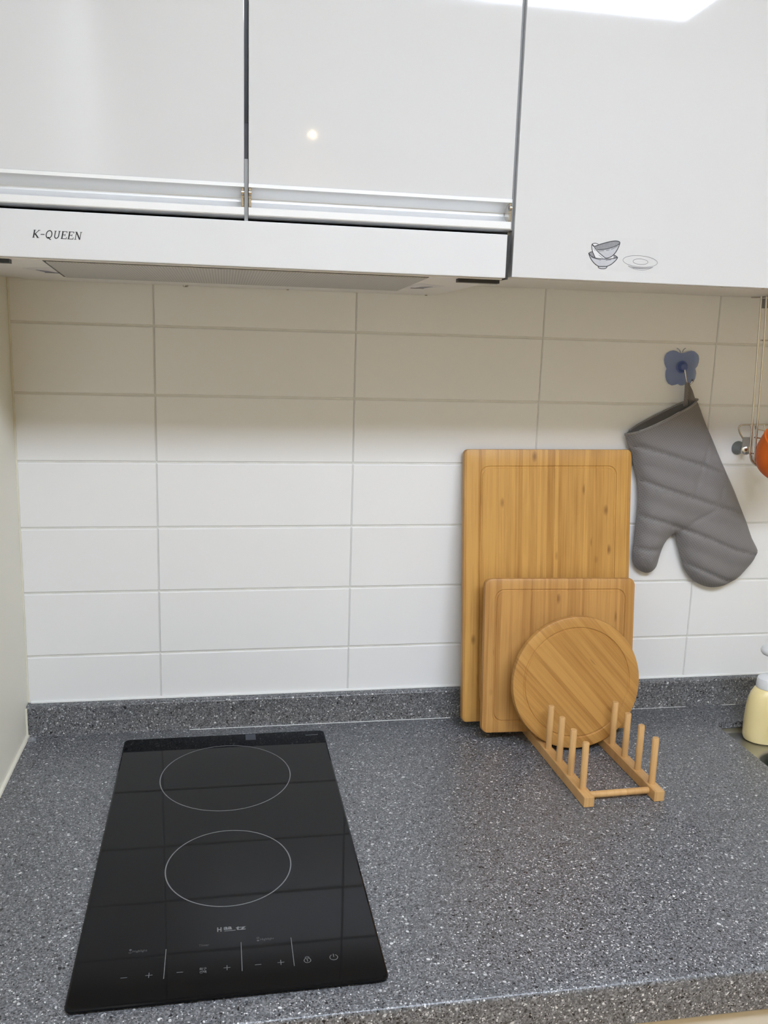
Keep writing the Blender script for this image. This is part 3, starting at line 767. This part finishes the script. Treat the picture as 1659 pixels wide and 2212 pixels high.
# ------------------------------------------------------------------ cutting boards
def board_mesh(outline, prof, t):
    """outline(inset) -> loop of (u, v); prof = front profile [(inset, depth)]"""
    bm = bmesh.new(); rings = []
    for ins, d in [(.003, t), (.0008, t - .0008), (0, t - .003), (0, .003), (.0008, .0008)] + prof:
        rings.append([bm.verts.new((u, d, v)) for u, v in outline(ins)])
    for a, b_ in zip(rings, rings[1:]):
        n = len(a)
        for k in range(n): bm.faces.new((a[k], a[(k + 1) % n], b_[(k + 1) % n], b_[k]))
    bm.faces.new(rings[0]); bm.faces.new(rings[-1])
    return bm
def groove(i, wd, dp): return [(.003, 0), (i, 0), (i + .0006, dp * .7), (i + wd * .3, dp), (i + wd * .7, dp), (i + wd - .0006, dp * .7), (i + wd, 0)]
def board_frame(x0, yb, zb, lean, yaw, roll):
    return Matrix.Translation((x0, yb, zb)) @ Matrix.Rotation(yaw, 4, 'Z') @ Matrix.Rotation(-lean, 4, 'X') @ Matrix.Rotation(-roll, 4, 'Y')
def rect_outline(w_, h_, rad, gi):
    return lambda ins: rrect(ins, w_ - ins, ins, h_ - ins, (rad - ins * .5) if ins < .01 else .0150 - (ins - gi) * .5, 6)
def rect_board(name, label, x0, yb, w_, h_, lean, roll, t, rad, gi, gw, m):
    bm = board_mesh(rect_outline(w_, h_, rad, gi), groove(gi, gw, .0014), t)
    o = bm_obj(name, bm, m, None, board_frame(x0, yb, .0160, lean, 0, roll), True, 22)
    return tag(o, label, 'cutting board', 'bamboo cutting boards in the rack')
rect_board('cutting_board', 'tall rectangular bamboo cutting board at the back, leaning on the tiles', .4802, -.0755, .2850, .4436, R(7.1), .0063, .0145, .008, .0262, .0045, M['bam_a'])
rect_board('cutting_board', 'medium rectangular bamboo cutting board between the tall and the round one', .5005, -.1178, .2521, .2465, R(8), -.0154, .0130, .011, .0165, .0040, M['bam_b'])
RR = .1042
th = R(7.5); g = R(42)
bm = board_mesh(lambda ins: [((RR - ins) * math.cos(2 * math.pi * k / 96), (RR - ins) * math.sin(2 * math.pi * k / 96)) for k in range(96)], groove(.0165, .0038, .0014), .0130)
mw = Matrix.Translation((.6405, -.164, .0052)) @ Matrix.Rotation(-th, 4, 'X') @ Matrix.Translation((0, 0, RR)) @ Matrix.Rotation(-g, 4, 'Y')
tag(bm_obj('cutting_board', bm, M['bam_c'], None, mw, True, 22), 'round bamboo cutting board with rim groove, in front of the others', 'cutting board', 'bamboo cutting boards in the rack')

# ------------------------------------------------------------------ oven mitt
MITT = [(0.7524, 0.4815), (0.7585, 0.4646), (0.7665, 0.4507), (0.7705, 0.4347), (0.7765, 0.4186), (0.7807, 0.4044), (0.7837, 0.3841), (0.7851, 0.3636), (0.7855, 0.341), (0.7848, 0.3203), (0.7846, 0.2995), (0.7841, 0.2806), (0.7857, 0.268), (0.7906, 0.2574), (0.7983, 0.2499), (0.8098, 0.245), (0.8196, 0.2459), (0.8268, 0.2515), (0.8305, 0.2589), (0.8335, 0.2736), (0.8367, 0.2863), (0.842, 0.2988), (0.8499, 0.3082), (0.8561, 0.3123), (0.86, 0.307), (0.8646, 0.2943), (0.8708, 0.2773), (0.8755, 0.2645), (0.8813, 0.2516), (0.8892, 0.2408), (0.9005, 0.2299), (0.9125, 0.2231), (0.9266, 0.2181), (0.9405, 0.2165), (0.9562, 0.2184), (0.9693, 0.2242), (0.9844, 0.2326), (0.9966, 0.2454), (1.0066, 0.2582), (1.0142, 0.2711), (1.017, 0.2797), (1.0132, 0.2883), (1.0033, 0.3034), (0.991, 0.3291), (0.9808, 0.3482), (0.9618, 0.3839), (0.945, 0.4129), (0.9257, 0.4457), (0.909, 0.4761), (0.8928, 0.504), (0.8789, 0.5318), (0.8738, 0.5386)]
CUFF = [(0.8738, 0.5386), (0.8614, 0.5335), (0.844, 0.5249), (0.8349, 0.5202), (0.8186, 0.511), (0.7963, 0.4998), (0.7759, 0.4902), (0.7524, 0.4815)]
BACK = [(0.8738, 0.5386), (0.8772, 0.5407), (0.8700, 0.5415), (0.8537, 0.5359), (0.8351, 0.5272), (0.8042, 0.5121), (0.7735, 0.4957), (0.7545, 0.4835), (0.7524, 0.4815)]
QUILT = [[(0.7613, 0.4647), (0.7895, 0.4585), (0.8337, 0.4471), (0.8785, 0.4342), (.925, .42)], [(0.7804, 0.4075), (0.8194, 0.3943), (0.8713, 0.3788), (0.9239, 0.3631), (0.9728, 0.3482)],
         [(0.7894, 0.3461), (0.8409, 0.3323), (0.8683, 0.3227), (0.9146, 0.3065), (0.962, 0.2868), (1.0161, 0.2743)], [(0.879, 0.2634), (0.9213, 0.2456), (0.9452, 0.2355), (0.9712, 0.2274)], [(0.7925, 0.2889), (0.8366, 0.2873)]]
QUILT2 = [[(0.8713, 0.3788), (0.8811, 0.4107), (0.8931, 0.4617), (0.9035, 0.4861)], [(0.8682, 0.3237), (0.878, 0.3362), (0.9219, 0.361), (0.9297, 0.4108)], [(0.8455, 0.3302), (0.8561, 0.3129)], [(0.8561, 0.3129), (0.8727, 0.3226)]]
def seg_d(p, a, b_):
    ax, ay = a; bx, by = b_; dx, dy = bx - ax, by - ay
    t_ = max(0, min(1, ((p[0] - ax) * dx + (p[1] - ay) * dy) / (dx * dx + dy * dy + 1e-12)))
    return math.hypot(p[0] - ax - t_ * dx, p[1] - ay - t_ * dy)
def line_d(p, l): return min(seg_d(p, l[i], l[i + 1]) for i in range(len(l) - 1))
def resample(pts, step):
    out = []
    for a, b_ in zip(pts, pts[1:]):
        n = max(1, int(math.hypot(b_[0] - a[0], b_[1] - a[1]) / step))
        out += [(a[0] + (b_[0] - a[0]) * k / n, a[1] + (b_[1] - a[1]) * k / n) for k in range(n)]
    return out
def inside(p, poly):
    c_ = False; j = len(poly) - 1
    for i in range(len(poly)):
        if (poly[i][1] > p[1]) != (poly[j][1] > p[1]) and p[0] < (poly[j][0] - poly[i][0]) * (p[1] - poly[i][1]) / (poly[j][1] - poly[i][1]) + poly[i][0]: c_ = not c_
        j = i
    return c_
side = [tuple(q[:2]) for q in smooth_path([(x, z, 0) for x, z in MITT], 3)]
def layer(rim, step, yfun):
    """triangulated panel bounded by the side outline and the given rim"""
    bd = resample(side, .0035) + resample(rim, .0035)
    poly = bd
    x0, x1 = min(p[0] for p in bd), max(p[0] for p in bd); z0, z1 = min(p[1] for p in bd), max(p[1] for p in bd)
    pts = list(bd); nx, nz = int((x1 - x0) / step), int((z1 - z0) / step)
    for i in range(nx):
        for j in range(nz):
            p = (x0 + (i + .5 + .5 * (j % 2)) * step, z0 + (j + .5) * step)
            if inside(p, poly) and line_d(p, bd[::3] + [bd[0]]) > step * .8: pts.append(p)
    edges = [(i, (i + 1) % len(bd)) for i in range(len(bd))]
    vo, eo, fo, *_ = delaunay_2d_cdt([Vector(p) for p in pts], edges, [list(range(len(bd)))], 1, 1e-6)
    return [(p[0], yfun((p[0], p[1])), p[1]) for p in vo], [tuple(f) for f in fo]
side_c = side[::2] + [side[-1]]
def front_y(p):
    d = line_d(p, side_c)
    y = -.0105 - .0205 * (1 - math.exp(-d / .0125)) - .004 * (1 - math.exp(-d / .05))
    if d > .001:
        q = min(line_d(p, l) for l in QUILT); q2 = min(line_d(p, l) for l in QUILT2)
        k = min(1, d / .01)
        y += k * (.0042 * math.exp(-(q / .0028) ** 2) - .0022 * math.exp(-((q - .012) / .011) ** 2) + .0022 * math.exp(-(q2 / .0035) ** 2))
    return y
def back_y(p):
    d = line_d(p, side_c); return -.0105 + .0055 * (1 - math.exp(-d / .012))
mt = thing('oven_mitt', 'grey quilted oven mitt hanging by its loop on the tiles', 'oven mitt', (.88, -.02, .22))
def panel(name, rim, step, yf, m):
    v, f = layer(rim, step, yf)
    me = bpy.data.meshes.new(name); me.from_pydata(v, [], f)
    bm = bmesh.new(); bm.from_mesh(me); bmesh.ops.recalc_face_normals(bm, faces=bm.faces)
    bm.to_mesh(me); bm.free()
    o = link(name, me, m, mt); me.polygons.foreach_set('use_smooth', [True] * len(me.polygons)); return o
panel('front_panel', CUFF, .0034, front_y, M['mitt'])
panel('back_panel', BACK, .008, back_y, M['mitt_in'])
for l in QUILT:
    lp_ = [p for p in resample(l, .004) if inside(p, side + CUFF) and line_d(p, side_c) > .003]
    tube_obj('stitch_line', [(x, front_y((x, z)) + .0001, z) for x, z in lp_], .00055, M['stitch'], mt, n=6)
cuffp = [(x, front_y((x, z)) + .0006, z) for x, z in resample(CUFF, .006) + [CUFF[-1]]]
tube_obj('cuff_binding', cuffp, .0021, M['binding'], mt, n=8)
tube_obj('lining_edge', [(x, y + .0022, z + .0012) for x, y, z in cuffp[len(cuffp) * 3 // 10: len(cuffp) * 9 // 10]], .0011, M['piping'], mt, n=6)
backp = [(x, back_y((x, z)) , z) for x, z in resample(BACK[1:-1], .006)]
tube_obj('back_binding', backp, .0019, M['binding'], mt, n=8)
# hanging loop: a flat tape folded over the hook
bm = bmesh.new()
def tape(pts, wx, th_):
    a = [Vector(p) for p in pts]
    L_, R_ = [], []
    for i, p in enumerate(a):
        t_ = (a[min(i + 1, len(a) - 1)] - a[max(i - 1, 0)]); nrm = Vector((-t_.z, 0, t_.x)).normalized() * wx[i] / 2
        L_.append(p + nrm); R_.append(p - nrm)
    ring = []
    for i in range(len(a)):
        ring.append([bm.verts.new(q) for q in (L_[i] + Vector((0, -th_, 0)), R_[i] + Vector((0, -th_, 0)), R_[i] + Vector((0, th_, 0)), L_[i] + Vector((0, th_, 0)))])
    for p, q in zip(ring, ring[1:]):
        for k in range(4): bm.faces.new((p[k], p[(k + 1) % 4], q[(k + 1) % 4], q[k]))
    bm.faces.new(ring[0][::-1]); bm.faces.new(ring[-1])
tape([(.8480, -.0205, .5685), (.8500, -.0195, .5640), (.8570, -.016, .5530), (.8650, -.0125, .5380), (.8665, -.012, .532)], [.006, .008, .011, .012, .012], .0007)
tape([(.8475, -.0215, .5690), (.8468, -.0225, .5650), (.8480, -.0225, .5480), (.8505, -.0185, .5300)], [.005, .0055, .0065, .007], .0007)
bm_obj('hanging_loop', bm, M['tape'], mt)

# butterfly suction hook
BFLY = [(0.8424, 0.6159), (0.8383, 0.6167), (0.8331, 0.6192), (0.8281, 0.62), (0.8223, 0.6185), (0.8177, 0.6152), (0.8145, 0.6102), (0.8137, 0.6043), (0.815, 0.598), (0.8174, 0.5935), (0.8197, 0.5899), (0.8184, 0.5863), (0.8183, 0.5817), (0.819, 0.5763), (0.8209, 0.5709), (0.8246, 0.5659), (0.8309, 0.5629), (0.8367, 0.5639), (0.8415, 0.5658), (0.8458, 0.5634), (0.8498, 0.5633), (0.8536, 0.5647), (0.8597, 0.5636), (0.8646, 0.5649), (0.8691, 0.5696), (0.8715, 0.5756), (0.8724, 0.583), (0.8714, 0.5875), (0.8699, 0.5911), (0.8734, 0.5958), (0.875, 0.6013), (0.8753, 0.6077), (0.8735, 0.6131), (0.8701, 0.6166), (0.8653, 0.6196), (0.8598, 0.6204), (0.8545, 0.6189), (0.8502, 0.617), (0.8463, 0.6161)]
hk = thing('suction_hook', 'translucent blue butterfly suction hook stuck on the tiles', 'hook', (.845, -.001, .593))
bm = bmesh.new()
ctr = Vector((.845, .594))
rings = []
for s_, y in ((.985, -.0012), (1.0, -.0020), (1.0, -.0036), (.985, -.0044)):
    rings.append([bm.verts.new((ctr.x + (x - ctr.x) * s_, y, ctr.y + (z - ctr.y) * s_)) for x, z in BFLY])
for a, b_ in zip(rings, rings[1:]):
    for k in range(len(a)): bm.faces.new((a[k], a[(k + 1) % len(a)], b_[(k + 1) % len(a)], b_[k]))
bm.faces.new(rings[0]); bm.faces.new(rings[-1])
bm_obj('butterfly_pad', bm, M['blue_clear'], hk)
for pts in ([(.8416, .6168), (.8388, .6208), (.834, .6238)], [(.8446, .6173), (.8461, .6214), (.8498, .6242)]):
    tube_obj('antenna', smooth_path([(x, -.003, z) for x, z in pts], 4), .0007, M['blue_clear'], hk, n=8)
mwk = Matrix.Translation((.8455, -.0044, .5934)) @ Matrix.Rotation(R(90), 4, 'X')
lathe_obj('suction_knob', [(0.0102, 0), (.0100, .0006), (.0078, .0012), (.0072, .0050), (.0058, .0085), (.0030, .0098), (0, .0100)], M['blue_dark'], hk, n=28, mw=mwk)
tube_obj('wire_hook', smooth_path([(.8462, -.0125, .5905), (.8470, -.0135, .5853), (.8490, -.0140, .5770), (.8500, -.0160, .5705), (.8505, -.0200, .5672), (.8520, -.0245, .5672), (.8535, -.0262, .5700), (.8540, -.0262, .5722)], 5), .0011, M['chrome'], hk, n=10)
bm = bmesh.new(); lathe(bm, [(0, -.002), (.0014, -.0014), (.002, 0), (.0014, .0014), (0, .002)], 12, (.8541, -.0262, .5730)); bm_obj('hook_tip', bm, M['dgrey'], hk)

# ------------------------------------------------------------------ hanging wire rack
wr = thing('wire_rack', 'chrome wire utensil basket hanging at the right edge below the cabinet', 'wire rack', (1.0, -.05, .44))
WR = .0014
V3 = Vector
bm = bmesh.new(); tube(bm, [(.9465, -.022, .7082), (.9620, -.05, .7088), (1.05, -.10, .7088)], .0011, 8); bm_obj('top_wire', bm, M['chrome'], wr)
box_obj('clamp', .9395, .9560, -.072, -.058, .6900, .7050, M['tag'], wr, .001)
box_obj('clamp', .9620, .9800, -.072, -.058, .6900, .7050, M['tag'], wr, .001)
tube_obj('hanger_wire', smooth_path([(.9270, -.08, .7070), (.9320, -.08, .5932), (.9368, -.08, .4720), (.9378, -.08, .4600), (.9410, -.08, .4500), (.9470, -.08, .4440), (.9562, -.08, .4400), (.9900, -.08, .4350), (1.06, -.08, .4330)], 6), WR * 1.15, M['chrome'], wr)
tube_obj('hanger_wire', smooth_path([(.9358, -.08, .7070), (.9400, -.08, .6366), (.9450, -.08, .4900), (.9462, -.08, .4500), (.9500, -.08, .4420)], 6), WR * 1.15, M['chrome'], wr)
tube_obj('back_wire', smooth_path([(.9600, -.020, .4780), (.9530, -.020, .4870), (.9500, -.020, .4960), (.9530, -.020, .5000), (.9600, -.020, .5010), (1.003, -.020, .5022), (1.09, -.020, .5022)], 6), WR * 1.05, M['chrome'], wr)
tube_obj('back_wire', [(.9735, -.03, .5010), (.9745, -.03, .4955), (1.0045, -.03, .4905), (1.09, -.03, .478)], WR * .8, M['chrome'], wr)
tube_obj('side_wire', [(.9700, -.021, .5015), (.9735, -.026, .4850), (.9740, -.030, .4500)], WR * .8, M['chrome'], wr)
tube_obj('side_wire', [(.9950, -.021, .5018), (.9985, -.026, .4850), (.9990, -.030, .4500)], WR * .8, M['chrome'], wr)
tube_obj('cross_wire', [(.9450, -.076, .4862), (.9720, -.070, .4830), (1.08, -.068, .478)], WR * .9, M['chrome'], wr)
tube_obj('cross_wire', [(.9373, -.078, .4612), (.9720, -.074, .4570), (1.08, -.070, .452)], WR * .9, M['chrome'], wr)
tube_obj('cross_wire', [(.9352, -.078, .6400), (.9600, -.078, .6400), (1.06, -.078, .6400)], WR * .8, M['chrome'], wr)
for y in (-.07, -.05, -.03):
    tube_obj('floor_wire', [(.9460 - (y + .08) * .6 + (y + .08) * 1.2, y, .4440), (1.08, y, .4400)], WR * .8, M['chrome'], wr)
tube_obj('side_wire', [(.9470, -.08, .4440), (.9640, -.05, .4442), (.9740, -.03, .4500)], WR * .8, M['chrome'], wr)
box_obj('tag', .9590, .9745, -.0215, -.0195, .4640, .4805, M['tag'], wr, .0004)
mws = Matrix.Translation((.9640, -.0002, .4600)) @ Matrix.Rotation(R(90), 4, 'X')
lathe_obj('suction_cup', [(0, .0005), (.0115, .0005), (.0118, .0015), (.0095, .0045), (.0065, .0085), (.0055, .0130), (0, .0135)], M['cup_rubber'], wr, n=28, mw=mws)
mws = Matrix.Translation((.9690, -.0135, .4590)) @ Matrix.Rotation(R(90), 4, 'X')
lathe_obj('suction_screw', [(.0, 0), (.0085, 0), (.0090, .001), (.0088, .006), (.0060, .009), (0, .0098)], M['chrome'], wr, n=24, mw=mws)

# orange scoop resting in the basket
oc = thing('orange_cup', 'round orange plastic cup in the wire basket, cut by the right edge', 'cup', (.975, -.115, .42))
mwo = Matrix.Translation((.9735, -.124, .4665)) @ Matrix.Rotation(R(34), 4, 'X') @ Matrix.Rotation(R(10), 4, 'Y')
lathe_obj('bowl', [(0, -.046), (.016, -.0445), (.030, -.038), (.040, -.026), (.0455, -.011), (.0470, .003), (.0470, .0125), (0, .0125)], M['orange'], oc, n=48, mw=mwo)
lathe_obj('rim', [(.0460, .0105), (.0478, .0112), (.0482, .0128), (.0478, .0144), (.0455, .0150)], M['orange'], oc, n=48, mw=mwo)
lathe_obj('cover', [(.0462, .0148), (.0445, .021), (.040, .028), (.030, .034), (.015, .0375), (0, .038)], M['orange'], oc, n=48, mw=mwo)

# ------------------------------------------------------------------ lamps
lm = thing('ceiling_lamp', 'long flat white kitchen ceiling lamp behind the viewer', 'lamp', (.634, -1.49, ZC))
LX0, LX1, LY0, LY1 = .0, 1.268, -1.640, -1.345
bm = bmesh.new(); box(bm, LX0 - .012, LX1 + .012, LY0 - .012, LY1 + .012, 1.452, ZC - .0005, .003); bm_obj('housing', bm, M['white_pl'], lm)
box_obj('diffuser', LX0, LX1, LY0, LY1, 1.446, 1.4516, mat_emit('lamp_diffuser', LAMP_COL, LAMP), lm)
sp_ = thing('ceiling_spotlight', 'small warm recessed downlight far behind the viewer', 'lamp', (.478, -3.36, ZC))
lathe_obj('trim_ring', [(.013, -.001), (.045, -.001), (.047, -.004), (.014, -.008), (.013, -.001)], M['white_pl'], sp_, c=(.478, -3.36, ZC), n=32)
lathe_obj('bulb', [(0, -.008), (.005, -.0075), (.008, -.006), (.009, -.0035), (.009, -.001)], mat_emit('warm_bulb', SPOT_COL, SPOT), sp_, c=(.478, -3.36, ZC), n=24, sx=1.5, sy=.55)
